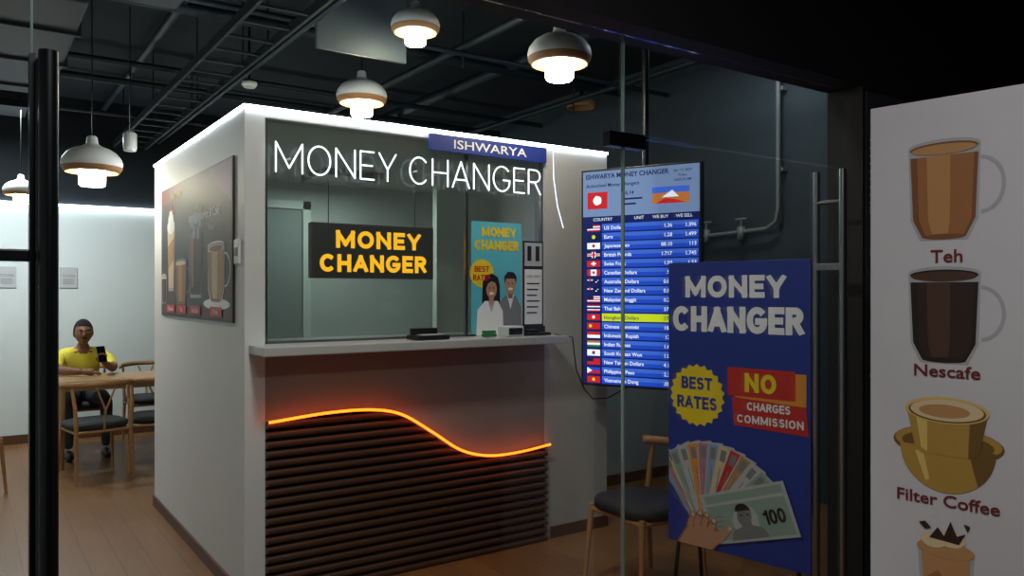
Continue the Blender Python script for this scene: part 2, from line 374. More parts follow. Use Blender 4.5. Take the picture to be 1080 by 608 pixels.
# printed hand holding the notes
h_=lambda p:(.07+p[0]*.82,.004+p[1]*.80)
H_=lambda pts:[h_(p) for p in pts]
g.M(pSK2).pl(H_([(-.02,.0),(.10,.0),(.20,.0),(.245,.05),(.24,.11),(.19,.15),(.11,.155),(.05,.12),(.02,.07)]),12.5)
g.M(pSKIN).pl(H_([(-.01,.0),(.10,.0),(.19,.0),(.235,.05),(.225,.10),(.18,.13),(.11,.135),(.06,.11),(.03,.07)]),12.6)
for k,(x0,z0,x1,z1) in enumerate(((.06,.10,.078,.165),(.10,.12,.12,.18),(.145,.122,.162,.178),(.185,.105,.205,.155))):
    x0,z0=h_((x0,z0));x1,z1=h_((x1,z1))
    dx,dz=x1-x0,z1-z0;L=math.hypot(dx,dz);nx,nz=-dz/L*.0165,dx/L*.0165
    g.M(pSK2).pl([(x0-nx*1.15,z0-nz),(x0+nx*1.15,z0+nz),(x1+nx,z1+nz),(x1-nx,z1-nz)],12.7+k*.2).disc(x1,z1,.0165,.0165,12.7+k*.2,16)
    g.M(pSKIN).pl([(x0-nx*.85,z0-nz),(x0+nx*.85,z0+nz),(x1+nx*.8,z1+nz*.8),(x1-nx*.8,z1-nz*.8)],12.8+k*.2).disc(x1,z1,.0135,.0135,12.8+k*.2,16)
    g.M(pCRM).disc(x1,z1+.004,.008,.009,12.9+k*.2,12)
g.M(pSKIN).pl(H_([(.19,.02),(.25,.05),(.29,.10),(.31,.135),(.295,.15),(.265,.13),(.22,.10)]),13.8).M(pCRM).disc(*h_((.298,.137)),.008,.008,13.9,12)
g.M(DSTEEL).tube([(.05,.03,1.20),(.05,.22,-.383)],.009,8).tube([(.61,.03,1.20),(.61,.22,-.383)],.009,8).tube([(.05,.012,.02),(.05,-.06,-.383)],.009,8).tube([(.61,.012,.02),(.61,-.06,-.383)],.009,8).box(.03,.012,1.16,.63,.03,1.2).box(.03,.012,0,.63,.03,.04)
g.make('money_changer_standee',loc=(2.616,2.530,.384),rotz=math.atan2(-.652,.117),world=False)
# coffee banner
g=G().M(pBAN).box(0,0,.06,.85,.004,2.0,.001).M(STEEL).box(-.01,-.05,0,.86,.07,.07,.01).tube([(.42,.03,.05),(.42,.03,1.98)],.01,8)
def mug(cx,z0,z1,w,f,top,edge,l=1,handle=True):
    h=z1-z0; f0,f1,f2=f
    g.M(edge)
    if handle: g.ring(cx+w*.50,z0+h*.56,w*.32,h*.30,.009,l,24,-pi/2,pi/2)
    lo=lambda k:(cx+w*.47*k,z1-.10*h); mi=lambda k:(cx+w*.43*k,z0+.22*h); bo=lambda k:(cx+w*.30*k,z0+.03*h)
    g.pl([(cx-w*.5,z1),(cx-w*.47,z0+.22*h),(cx-w*.33,z0),(cx+w*.33,z0),(cx+w*.47,z0+.22*h),(cx+w*.5,z1)],l+.5)
    ks=[-1,-.8,-.5,.2,.65,.88,1]; cs=[f1,f0,f2,f0,f0,f1]
    for i,cc in enumerate(cs):
        a,b=ks[i],ks[i+1]; g.M(cc).pl([lo(a),mi(a),bo(a),bo(b),mi(b),lo(b)],l+1)
    g.M(f1).disc(cx,z0+.035*h,w*.30,h*.03,l+1.2)
    g.M(edge).disc(cx,z1,w*.5,h*.075,l+2); g.M(f1).disc(cx,z1-.02*h,w*.47,h*.06,l+2.5); g.M(top).disc(cx,z1-.035*h,w*.45,h*.055,l+3)
TE=(pTEA,pTEA2,pTEA3);CO=(pBRN,pB2,pB3);MI=(pTAN,pTEA,pCRM)
mug(.183,1.635,1.875,.17,TE,pTAN,pGL)
mug(.183,1.32,1.55,.17,CO,pB3,pGL)
def R(t,z,c=.030,w=None): g.M(pMAR).text(t,.19,z,c,w,bold=.018,l=3)
R('Teh',1.578,.032,.075); R('Nescafe',1.285,.030,.155); R('Filter Coffee',.955,.030,.24)
g.M(pBRD).disc(.19,1.115,.130,.045,1).M(pBRASS).disc(.19,1.12,.125,.038,1.2).M(pBRD).disc(.19,1.115,.108,.030,1.4)
g.M(pBRASS).pl([(.19+.112*math.cos(a),1.105+.115*math.sin(a)) for a in [pi+pi*k/20 for k in range(21)]],3)
g.M(pBRD).pl([(.19+.112*math.cos(a),1.105+.115*math.sin(a)) for a in [pi*1.72+pi*.28*k/8 for k in range(9)]]+[(.24,1.105)],3.2)
g.M(pBRL).pl([(.115,1.09),(.135,1.09),(.15,1.02),(.14,1.015)],3.3)
g.M(pBRASS).pl([(.095,1.20),(.115,1.10),(.13,1.085),(.25,1.085),(.265,1.10),(.285,1.20)],4).M(pBRD).pl([(.245,1.2),(.24,1.085),(.25,1.085),(.265,1.10),(.285,1.20)],4.3).M(pBRL).pl([(.115,1.2),(.13,1.10),(.145,1.09),(.145,1.2)],4.3)
g.M(pBRL).disc(.19,1.20,.098,.034,5).M(pBRD).disc(.19,1.198,.091,.029,5.3).M(pCRM).disc(.19,1.20,.086,.027,5.6).M(pTAN).disc(.185,1.198,.06,.017,6)
g.M(pGL).pl([(.12,.85),(.135,.62),(.24,.62),(.255,.85)],1).M(pTEA).pl([(.13,.83),(.143,.64),(.232,.64),(.245,.83)],2).M(pTAN).pl([(.13,.83),(.135,.76),(.17,.79),(.2,.75),(.24,.78),(.245,.83)],2.3).M(pTAN).disc(.187,.845,.068,.022,3).M(pCRM).disc(.16,.865,.03,.02,4).disc(.2,.875,.035,.022,4.1).M(pBRN).pl([(.15,.87),(.17,.90),(.185,.88),(.2,.92),(.215,.885),(.235,.895),(.22,.865)],5).pl([(.125,.905),(.14,.91),(.155,.895),(.14,.89)],5).pl([(.23,.92),(.245,.915),(.24,.9)],5)
R('Iced Mocha',.57,.03,.2)
mug(.62,1.635,1.875,.17,CO,pCRM,pGL); mug(.62,1.32,1.55,.17,MI,pCRM,pGL)
g.make('coffee_menu_banner',loc=(2.02,1.204,0),rotz=math.atan2(-.988,.155),world=False)
# left wall drinks poster
pDB=P('poster_umber','#4a3222');pSL=P('poster_slate','#232a33');pGN=P('leaf','#4e7a3a')
g=G().M(pDK).box(0,0,0,1.73,.01,.83,.001).M(pSL).rc(.01,.01,1.72,.82,1)
g.M(pDB).pl([(.01,.01),(.9,.01),(.6,.35),(.01,.3)],1.3).pl([(1.1,.01),(1.72,.01),(1.72,.5),(1.35,.35)],1.3)
g.M(pMAR).pl([(.01,.72),(.6,.76),(.75,.82),(.01,.82)],1.4).M(pPUR).pl([(1.25,.82),(1.72,.60),(1.72,.82)],1.4)
g.M(pGL).pl([(.20,.56),(.235,.16),(.385,.16),(.42,.56)],2).M(pCRM).pl([(.21,.54),(.245,.18),(.375,.18),(.41,.54)],2.5).M(pTAN).pl([(.215,.45),(.23,.30),(.39,.36),(.405,.50)],2.8)
g.M(PWHITE).disc(.31,.575,.11,.05,3).disc(.31,.62,.08,.04,3.3).disc(.31,.655,.045,.03,3.6).M(pRED).disc(.31,.69,.022,.022,4).M(pORG).pl([(.36,.6),(.40,.76),(.415,.755),(.375,.6)],2.9)
g.M(pGL).pl([(.80,.60),(.84,.12),(1.10,.12),(1.14,.60)],2).M(pBRN).pl([(.81,.56),(.85,.14),(1.09,.14),(1.13,.56)],2.5).M(pTEA).pl([(.85,.5),(.87,.18),(.92,.18),(.91,.5)],2.8)
for cx,cz in ((.88,.56),(.97,.58),(1.06,.55),(.93,.50),(1.03,.49)): g.M(pLB).rc(cx-.035,cz-.035,cx+.035,cz+.035,3)
g.M(pGN).disc(1.08,.62,.06,.025,3.5).disc(1.0,.64,.05,.02,3.5)
mug(.60,.08,.34,.30,TE,pCRM,pGRY,3); mug(1.42,.1,.40,.34,MI,PWHITE,PWHITE,3)
mug(.10,.08,.26,.15,CO,pCRM,PWHITE,3,False)
g.M(PWHITE).disc(1.42,.09,.27,.03,2.8).M(pTEA).disc(1.42,.385,.13,.016,7)
g.M(pYEL).text('Fresh Drinks',.45,.745,.04,l=4,bold=.01).M(PWHITE).text('Hot & Cold',1.32,.56,.05,l=4,bold=.01).text('All day',1.32,.49,.03,l=4)
for k,x in enumerate((.31,.62,.97,1.42)): g.M(pRED).rc(x-.12,.025,x+.12,.075,6.5); g.M(PWHITE).text(('Milkshake','Tea','Iced Cola','Mocha')[k],x,.037,.026,l=8)
g.make('drinks_wall_poster',loc=(XL-.0105,5.71,1.35),rotz=-pi/2,world=False)
G().M(WPLA).box(XL-.012,3.88,1.64,XL,3.96,1.76,.003).M(pGRY).box(XL-.016,3.90,1.68,XL-.012,3.94,1.72).make('wall_switch_plate')
# poster in window
g=G().M(pCYAN).box(0,0,0,.35,.006,.66,.001).M(pYEL).block('MONEY',.19,.575,.055,.24,th=.25,gap=.34).block('CHANGER',.175,.495,.058,.31,th=.25,gap=.34).star(.07,.36,.085,2)
g.M(pRED).block('BEST',.07,.368,.034,.10,l=3).block('RATES',.07,.318,.034,.12,l=3)
g.M(pHAIR).pl([(.07,.16),(.075,.31),(.10,.35),(.14,.36),(.18,.34),(.195,.29),(.195,.16)],2.5)
g.M(PWHITE).pl([(.03,.0),(.04,.15),(.09,.20),(.18,.20),(.215,.14),(.22,0)],3.3).M(pLGR).pl([(.11,.2),(.135,.13),(.16,.2)],3.5).M(pSKIN).pl([(.118,.2),(.135,.165),(.152,.2),(.15,.235),(.12,.235)],3.7).disc(.135,.268,.037,.052,4).M(pHAIR).pl([(.092,.26),(.095,.315),(.135,.335),(.175,.315),(.178,.26),(.165,.305),(.135,.315),(.11,.30)],5)
g.M(pGRY).pl([(.17,0),(.18,.18),(.235,.235),(.31,.23),(.348,.16),(.348,0)],2.8).M(PWHITE).pl([(.245,.235),(.27,.15),(.295,.235)],3).M(pSK2).rc(.252,.215,.286,.25,3.4).M(pSKIN).disc(.268,.295,.038,.052,4.5).M(pHAIR).pl([(.228,.3),(.225,.345),(.25,.372),(.29,.37),(.312,.345),(.308,.3),(.297,.332),(.24,.332)],5.5)
for cx,cz in ((.135,.268),(.268,.295)):
    g.M(PWHITE).disc(cx,cz-.024,.017,.008,6).M(pHAIR).disc(cx-.014,cz+.008,.005,.004,6).disc(cx+.014,cz+.008,.005,.004,6)
g.make('window_people_poster',loc=(2.372,YF+.012,1.252),world=False,rotz=0)
g=G().M(BLACK).box(0,0,.05,.15,.006,.56,.001).M(pLGR).rc(.01,.41,.14,.55,1).M(BLACK).rc(.03,.44,.06,.53,2).rc(.09,.44,.12,.53,2).M(PWHITE).rc(.01,.06,.14,.39,1).M(BLACK)
g.text('CASH ONLY',.075,.34,.016,.11,l=3)
for k in range(6): g.rc(.025,.30-.035*k,.12-.01*(k%3),.308-.035*k,3)
g.M(BLACK).box(0,-.02,0,.15,.006,.05,.002)
g.make('cash_notice_board',loc=(2.735,YF+.011,1.251),world=False)
for x in (.852,.322):
    g=G().M(pLGR).box(0,0,0,.16,.011,.21,.001).M(pGRY).text('YOUNG',.08,.11,.025,.12,l=2,bold=.01)
    for k in range(3): g.rc(.03,.08-.02*k,.13,.087-.02*k,2)
    g.make('wall_notice',loc=(x-.08,9.188,1.55),world=False)  # small notice mounted on the back wall
g=G().M(P('poster_charcoal','#3a3c42')).box(0,0,0,.75,.004,1.85,.001).M(pLGR).text('REAL TASTE',.02,1.38,.03,.3,'L',l=2).text('Our Promise',.02,.75,.03,.3,'L',l=2)
for k in range(10): g.rc(.02,1.66-.03*k,.2+.05*(k%3),1.668-.03*k,2)
for r in range(9):
    for c in range(7): 
        x=.05+c*.1;z=.12+r*.14
        if abs(z-.75)<.07 or z>1.3: continue
        g.M(pGRY).disc(x,z,.028,.036,2,16).M(pDK).disc(x,z+.018,.024,.022,3,16)
g.make('permit_wall_poster',loc=(2.815,1.695,.42),world=False)
# ------------------------------------------------------------ TV rate board
E=lambda n,h,s=1.0:emi('screen_'+n,h,s)
eN=E('navy','#0f1f66',.9);eB1=E('blue','#2450d8',.9);eB2=E('light_blue','#4474ea',.9);eW=E('white','#f0f4ff',1.2);eY=E('lime','#d0e020',1.1);eR=E('red','#d8202a',1.0);eG=E('green','#2a8a4a',.9);eO=E('orange','#d8803a',.9);eH=E('header','#8aa4d4',.8);eD=E('dblue','#101c5c',.8)
g=G().M(BLACK).box(-.012,0,-.012,.730,.045,1.282,.004).M(eN).rc(0,0,.718,1.27,1)
g.M(eH).rc(.0,1.0,.718,1.27,1.5)
g.M(eD).text('ISHWARYA MONEY CHANGER',.02,1.225,.028,.52,'L',l=3,bold=.025).text('Authorised Money Changers',.02,1.175,.020,.34,'L',l=3,bold=.015).text('Apr 14, 2024',.62,1.232,.014,l=3,bold=.01).text('Friday',.62,1.205,.014,l=3,bold=.01).text('10:05:24 AM',.62,1.178,.014,l=3,bold=.01)
g.M(eR).rc(.03,1.045,.16,1.145,3).M(eW).star(.095,1.095,.03,4,5).M(eO).rc(.44,1.055,.66,1.15,3).M(eB2).rc(.44,1.115,.66,1.15,4).M(eR).pl([(.46,1.055),(.52,1.085),(.58,1.075),(.64,1.055)],5).M(eW).pl([(.50,1.09),(.56,1.13),(.6,1.09)],5)
g.M(eD).rc(.26,1.06,.34,1.07,3).rc(.26,1.09,.38,1.10,3).text('6.14',.3,1.12,.022,l=3,bold=.02)
g.M(eN).rc(0,.965,.718,1.0,2).M(eW).text('COUNTRY',.13,.973,.018,l=3).text('UNIT',.36,.973,.018,l=3).text('WE BUY',.49,.973,.018,l=3).text('WE SELL',.63,.973,.018,l=3)
rows=[('US Dollars','1.36','1.396'),('Euro','1.28','1.499'),('Japanese Yen','88.10','113'),('British Pounds','1.717','1.745'),('Swiss Franc','1.50','1.53'),('Canadian Dollars','.98','1.01'),('Australian Dollars','0.87','.90'),('New Zealand Dollars','0.80','.83'),('Malaysian Ringgit','0.28','.30'),('Thai Baht','37.2','38'),('Hongkong Dollars','17.2','18'),('Chinese Renminbi','18.5','19'),('Indonesian Rupiah','126','128'),('Indian Rupees','1.60','1.64'),('South Korean Won','1.00','1.1'),('New Taiwan Dollars','4.10','4.3'),('Philippines Peso','2.35','2.5'),('Vietnamese Dong','.052','.06')]
rh=.0532
def flag(i,x0,z0,x1,z1):
    w,h=x1-x0,z1-z0
    F=lambda c,a,b,e,f,l=2.5: g.M(c).rc(x0+w*a,z0+h*b,x0+w*e,z0+h*f,l)
    if i==0:
        for k in range(5): F(eR if k%2==0 else eW,0,k/5,1,(k+1)/5)
        F(eD,0,.4,.45,1,2.8)
    elif i==1: F(eD,0,0,1,1); g.M(eY).disc(x0+w/2,z0+h/2,.012,.012,3,12)
    elif i==2: F(eW,0,0,1,1); g.M(eR).disc(x0+w/2,z0+h/2,.010,.010,3,12)
    elif i in(3,): F(eD,0,0,1,1); F(eW,.35,0,.65,1,2.7); F(eW,0,.3,1,.7,2.75); F(eR,.42,0,.58,1,2.9); F(eR,0,.4,1,.6,2.95)
    elif i==4: F(eR,0,0,1,1); F(eW,.42,.2,.58,.8,2.8); F(eW,.3,.4,.7,.6,2.85)
    elif i==5: F(eR,0,0,.27,1); F(eW,.27,0,.73,1); F(eR,.73,0,1,1); g.disc(x0+w/2,z0+h/2,.009,.009,3,8)
    elif i in(6,7): F(eD,0,0,1,1); F(eW,0,.65,.45,.8,2.8); F(eR,.15,.5,.28,1,2.9); F(eW,.65,.3,.75,.5,2.8); F(eW,.8,.6,.88,.75,2.8)
    elif i==8:
        for k in range(6): F(eR if k%2==0 else eW,0,k/6,1,(k+1)/6)
        F(eD,0,.45,.5,1,2.8)
    elif i==9: F(eR,0,0,1,1); F(eW,0,.18,1,.82,2.7); F(eD,0,.34,1,.66,2.8)
    elif i in(10,11,17): F(eR,0,0,1,1); g.M(eW if i==10 else eY).disc(x0+w*(.5 if i!=11 else .25),z0+h/2,.010,.010,3,10)
    elif i==12: F(eR,0,.5,1,1); F(eW,0,0,1,.5)
    elif i==13: F(eO,0,.66,1,1); F(eW,0,.33,1,.66); F(eG,0,0,1,.33)
    elif i==14: F(eW,0,0,1,1); g.M(eR).disc(x0+w/2,z0+h/2,.011,.011,3,12,0,pi); g.M(eB1).disc(x0+w/2,z0+h/2,.011,.011,3,12,pi,2*pi-.001)
    elif i==15: F(eR,0,0,1,1); F(eD,0,.5,.5,1,2.8)
    else: F(eB1,0,.5,1,1); F(eR,0,0,1,.5); g.M(eW).pl([(x0,z0),(x0+w*.4,z0+h/2),(x0,z1)],3)
for i,(a,b,c) in enumerate(rows):
    z=.958-(i+1)*rh; hl=i==10
    g.M(eY if hl else eB1).rc(.125,z+.004,.712,z+rh-.004,2); g.M(eY if hl else eB2).rc(.125,z+rh*.5,.712,z+rh-.004,3)
    flag(i,.028,z+.008,.112,z+rh-.008)
    g.M(eD if hl else eW).text(a,.14,z+.015,.021,None,'L',l=5,bold=.012).text(b,.56,z+.015,.021,None,'R',l=5,bold=.012).text(c,.70,z+.015,.021,None,'R',l=5,bold=.012)
g.M(BLACK).box(.20,.045,.35,.52,.07,.9,.004).M(DSTEEL).tube([(.36,.10,.5),(.36,.10,2.54)],.02,12).box(.28,.065,.55,.44,.1,.75)
g.make('exchange_rate_display',loc=(3.058,3.660,.955),rotz=math.atan2(-.655,.295),world=False)
G().M(BLACK).tube([(2.84,3.66,1.256),(2.91,3.58,1.24),(2.93,3.57,1.05),(3.0,3.58,.93),(3.1,3.62,.86),(3.2,3.6,.86),(3.27,3.5,.93),(3.29,3.42,1.0)],.004,8).make('power_cable',K)
# ------------------------------------------------------------ counter items
G().M(BLACK).box(1.93,3.64,1.251,2.12,3.78,1.275,.006).box(1.95,3.74,1.275,2.10,3.78,1.31,.006).M(pLGR).box(1.96,3.66,1.275,2.09,3.72,1.279).make('calculator')
G().M(WPLA).box(2.50,3.66,1.251,2.62,3.76,1.31,.008).M(BLACK).box(2.515,3.655,1.262,2.605,3.66,1.30).make('card_terminal')
G().M(BLACK).box(2.66,3.68,1.251,2.83,3.76,1.268,.004).M(DSTEEL).box(2.68,3.69,1.268,2.75,3.75,1.285,.003).make('phone_charger_dock')
G().M(mat('stapler_green','#2c7a4a',.4)).box(2.38,3.70,1.251,2.46,3.74,1.27,.004).box(2.38,3.70,1.272,2.455,3.735,1.287,.004).make('stapler')
# ------------------------------------------------------------ pendants
def pendant(x,y,z,R,top=3.5):
    g=G().M(SHADE).lathe([(.86*R,-.30*R),(.96*R,-.16*R),(R,.02*R),(.95*R,.2*R),(.8*R,.4*R),(.58*R,.54*R),(.35*R,.62*R),(.2*R,.72*R),(.17*R,.95*R),(.12*R,1.0*R),(.0,1.0*R)],(x,y,z))
    g.M(SHIN).lathe([(.985*R,-.10*R),(.97*R,-.165*R),(.87*R,-.31*R),(.84*R,-.31*R),(.80*R,-.27*R),(.42*R,-.22*R)],(x,y,z))
    g.M(BULB).lathe([(0,-.78*R),(.38*R,-.78*R),(.43*R,-.72*R),(.43*R,-.21*R)],(x,y,z),28)
    g.M(BLACK).tube([(x,y,z+R),(x,y,top-.02)],.004,8).M(DSTEEL).lathe([(0,-.03),(.05,-.03),(.05,0),(0,0)],(x,y,top),20)
    g.make('pendant_lamp')
pendant(2.64,3.36,2.79,.175)
pendant(2.26,5.10,2.87,.175)
pendant(.68,5.85,2.35,.185)
pendant(.375,7.8,2.36,.135)
pendant(2.18,4.15,3.08,.145)
# ------------------------------------------------------------ ceiling services
g=G().M(DUCT).box(-.6,3.0,3.05,.95,4.6,3.45,.02).box(-.3,4.9,3.1,.56,7.4,3.4,.02); 
for y in (3.4,4.2): g.box(-.62,y,3.03,.97,y+.03,3.46)
for y in (5.5,6.3,7.1): g.box(-.32,y,3.08,.58,y+.03,3.42)
g.make('air_duct')
g=G().M(PIPE)
for y,z,r in ((3.3,3.3,.03),(4.8,3.2,.02),(5.4,3.35,.045),(6.6,3.25,.025),(7.4,3.3,.03),(8.3,3.2,.02)): g.tube([(-1.4,y,z),(4.95,y,z)],r,10)
for x,z,r in ((1.15,3.38,.03),(1.7,3.12,.018),(2.9,3.25,.03),(3.7,3.38,.05),(4.4,3.2,.025)): g.tube([(x,1.9,z),(x,9.15,z)],r,10)
for x,y in ((1.7,3.3),(1.7,5.4),(1.7,7.4),(2.9,4.8),(2.9,6.6),(4.4,5.4),(4.4,3.3)): g.tube([(x,y,3.1),(x,y,3.5)],.008,6)
g.make('ceiling_pipes')
g=G().M(DUCT)
for x in (1.25,1.55): g.box(x,1.95,3.02,x+.02,9.1,3.08)
for k in range(24): g.box(1.27,2.1+.3*k,3.03,1.55,2.125+.3*k,3.045)
for y in (2.5,4.0,5.5,7.0,8.5): g.tube([(1.26,y,3.08),(1.26,y,3.5)],.006,6).tube([(1.56,y,3.08),(1.56,y,3.5)],.006,6)
g.make('cable_tray')
G().M(mat('hanging_panel_grey','#48545a',.5)).box(1.707,4.50,2.96,2.30,4.53,3.42,.004).M(DSTEEL).tube([(1.8,4.515,3.42),(1.8,4.515,3.5)],.005,6).tube([(2.2,4.515,3.42),(2.2,4.515,3.5)],.005,6).make('hanging_ceiling_panel')
G().M(WPLA).lathe([(0,0),(.04,0),(.045,.02),(.045,.12),(.02,.14),(0,.14)],(.937,6.04,2.49),20).M(BLACK).tube([(.937,6.04,2.63),(.937,6.04,3.5)],.004,6).make('hanging_speaker')
G().M(WPLA).lathe([(0,0),(.04,.0),(.055,.02),(.055,.04),(.02,.05),(0,.05)],(1.72,5.9,3.02),20).M(DSTEEL).tube([(1.72,5.9,3.07),(1.72,5.9,3.5)],.01,8).make('smoke_detector')
G().M(SHIN).lathe([(.0,.02),(.09,.02),(.11,0),(.13,.0),(.13,.05),(0,.05)],(4.59,5.52,3.18),28).M(DSTEEL).tube([(4.59,5.52,3.22),(4.59,5.52,3.5)],.02,8).make('ceiling_downlight')
g=G().M(mat('pipe_painted_grey','#8a8f90',.45))
pth=[(4.93,3.66,3.4),(4.93,3.66,2.12),(4.93,3.68,2.03),(4.93,3.76,1.98),(4.93,4.35,1.96),(4.93,4.57,1.96)]
g.tube(pth,.016,10)
for y in (4.0,4.35): g.lathe([(0,-.05),(.03,-.05),(.03,.05),(0,.05)],(4.93,y,1.96),14).tube([(4.93,y,1.98),(4.93,y,2.07)],.008,8).tube([(4.93,y-.05,2.07),(4.93,y+.05,2.07)],.01,8)
for z in (2.4,3.0): g.box(4.94,3.63,z,5.0,3.69,z+.03)
g.lathe([(0,0),(.05,0),(.05,.03),(0,.03)],(4.93,4.5,1.93),18)
g.make('wall_pipework')
# ------------------------------------------------------------ storefront glass + handles
YG=1.775
W=root('window_1',(.5,YG,0))
simple('fixed_pane',GLASS,-1.48,YG-.005,0.01,.10,YG+.005,2.285,0,W)
simple('mid_pane',GLASS,.105,YG-.005,0.01,1.636,YG+.005,2.285,0,W)
g=G().M(EDGE)
for x in (.1025,1.6395): g.box(x-.0022,YG-.006,.01,x+.0022,YG+.006,2.285)
g.make('glass_edges',W)
D=root('door_1',(2.15,YG,0))
simple('transom_pane',GLASS,1.645,YG-.005,1.985,2.795,YG+.005,2.285,0,D)
simple('leaf_a',GLASS,1.645,YG-.005,.012,2.775,YG+.005,1.975,0,D)
G().M(EDGE).box(2.776,YG-.006,.012,2.781,YG+.006,1.975).make('leaf_edge',D)
G().M(DSTEEL).box(1.57,YG-.018,1.94,1.72,YG+.018,1.985,.003).make('patch_fitting',D)
g=G().M(STEEL)
hx=2.70
for dy in (-.055,.055): g.tube([(hx,YG+dy,.18),(hx,YG+dy,1.965)],.013,14)
for z in (.33,1.845): g.tube([(hx,YG-.055,z),(hx,YG+.055,z)],.008,10)
g.box(hx-.012,YG-.055,1.585,hx+.012,YG+.055,1.612,.002)
g.make('pull_handle',D)
g=G().M(DSTEEL)
for dy in (-.05,.05): g.tube([(.127,YG+dy,.15),(.127,YG+dy,1.958)],.017,14)
g.box(.098,YG-.02,.15,.108,YG+.02,1.958).box(-.5,YG-.015,1.56,.11,YG+.015,1.583,.003)
for z in (.3,1.0,1.57,1.85): g.tube([(.127,YG-.05,z),(.127,YG+.05,z)],.009,10)
g.make('door_pull_handle',W)
# ------------------------------------------------------------ chairs & table
def chair(x,y,rot,cush=CUSH,A=86,zt=.765,name='dining_chair'):
    g=G().M(WOOD)
    for sx in (-1,1):
        g.tube([(sx*.215,-.21,0),(sx*.19,-.18,.42)],[.010,.016],10)
        if A>70: g.tube([(sx*.215,.235,0),(sx*.205,.20,.42),(sx*.215,.205,.60),(sx*.225,.165,zt-.02)],[.011,.017,.014,.012],10)
        else: g.tube([(sx*.20,.235,0),(sx*.19,.20,.42),(sx*.18,.215,.60),(sx*.172,.225,zt-.02)],[.011,.017,.014,.012],10)
        g.tube([(sx*.19,-.18,.395),(sx*.2,.20,.395)],.013,8)
    g.tube([(-.19,-.18,.395),(.19,-.18,.395)],.013,8).tube([(-.2,.2,.395),(.2,.2,.395)],.013,8)
    ar=[(.27*math.sin(a),.02+.235*math.cos(a),zt+.012*math.cos(a)) for a in [math.radians(-A+2*A*k/22) for k in range(23)]]
    g.band(ar,.020,.042)
    if A>70: g.tube([(0,.20,.41),(0,.235,.58)],.011,8).tube([(0,.235,.56),(-.07,.245,zt-.02)],.008,8).tube([(0,.235,.56),(.07,.245,zt-.02)],.008,8)
    g.M(cush); n=36;vs=[];fs=[]
    prof=[(.90,.405),(1,.42),(1,.445),(.96,.462),(.8,.472),(.4,.474)]
    for k,z in prof:
        for j in range(n):
            t=2*pi*j/n;c,s_=math.cos(t),math.sin(t)
            vs.append((.225*k*math.copysign(abs(c)**.6,c),.21*k*math.copysign(abs(s_)**.6,s_),z))
    for i in range(len(prof)-1):
        for j in range(n): fs.append([i*n+j,i*n+(j+1)%n,(i+1)*n+(j+1)%n,(i+1)*n+j])
    fs.append([(len(prof)-1)*n+j for j in range(n)]); fs.append(list(range(n))[::-1])
    g.add(vs,fs,True)
    return g.make(name,loc=(x,y,0),rotz=rot,world=False)
chair(2.81,2.89,math.radians(-92),A=48,zt=.70)
chair(.86,7.22,math.radians(180+12))
chair(1.34,7.30,math.radians(180-8))
chair(.90,8.56,0)
chair(1.52,8.60,0)
chair(-.05,6.9,math.radians(150))
g=G().M(TABLEW).box(.58,7.55,.715,2.1,8.2,.75,.006)
for x in (.66,2.02):
    for y in (7.63,8.12): g.tube([(x,y,0),(x,y,.715)],[.018,.028],12)
g.box(.64,7.62,.66,2.04,7.64,.715).box(.64,8.1,.66,2.04,8.12,.715).make('dining_table')
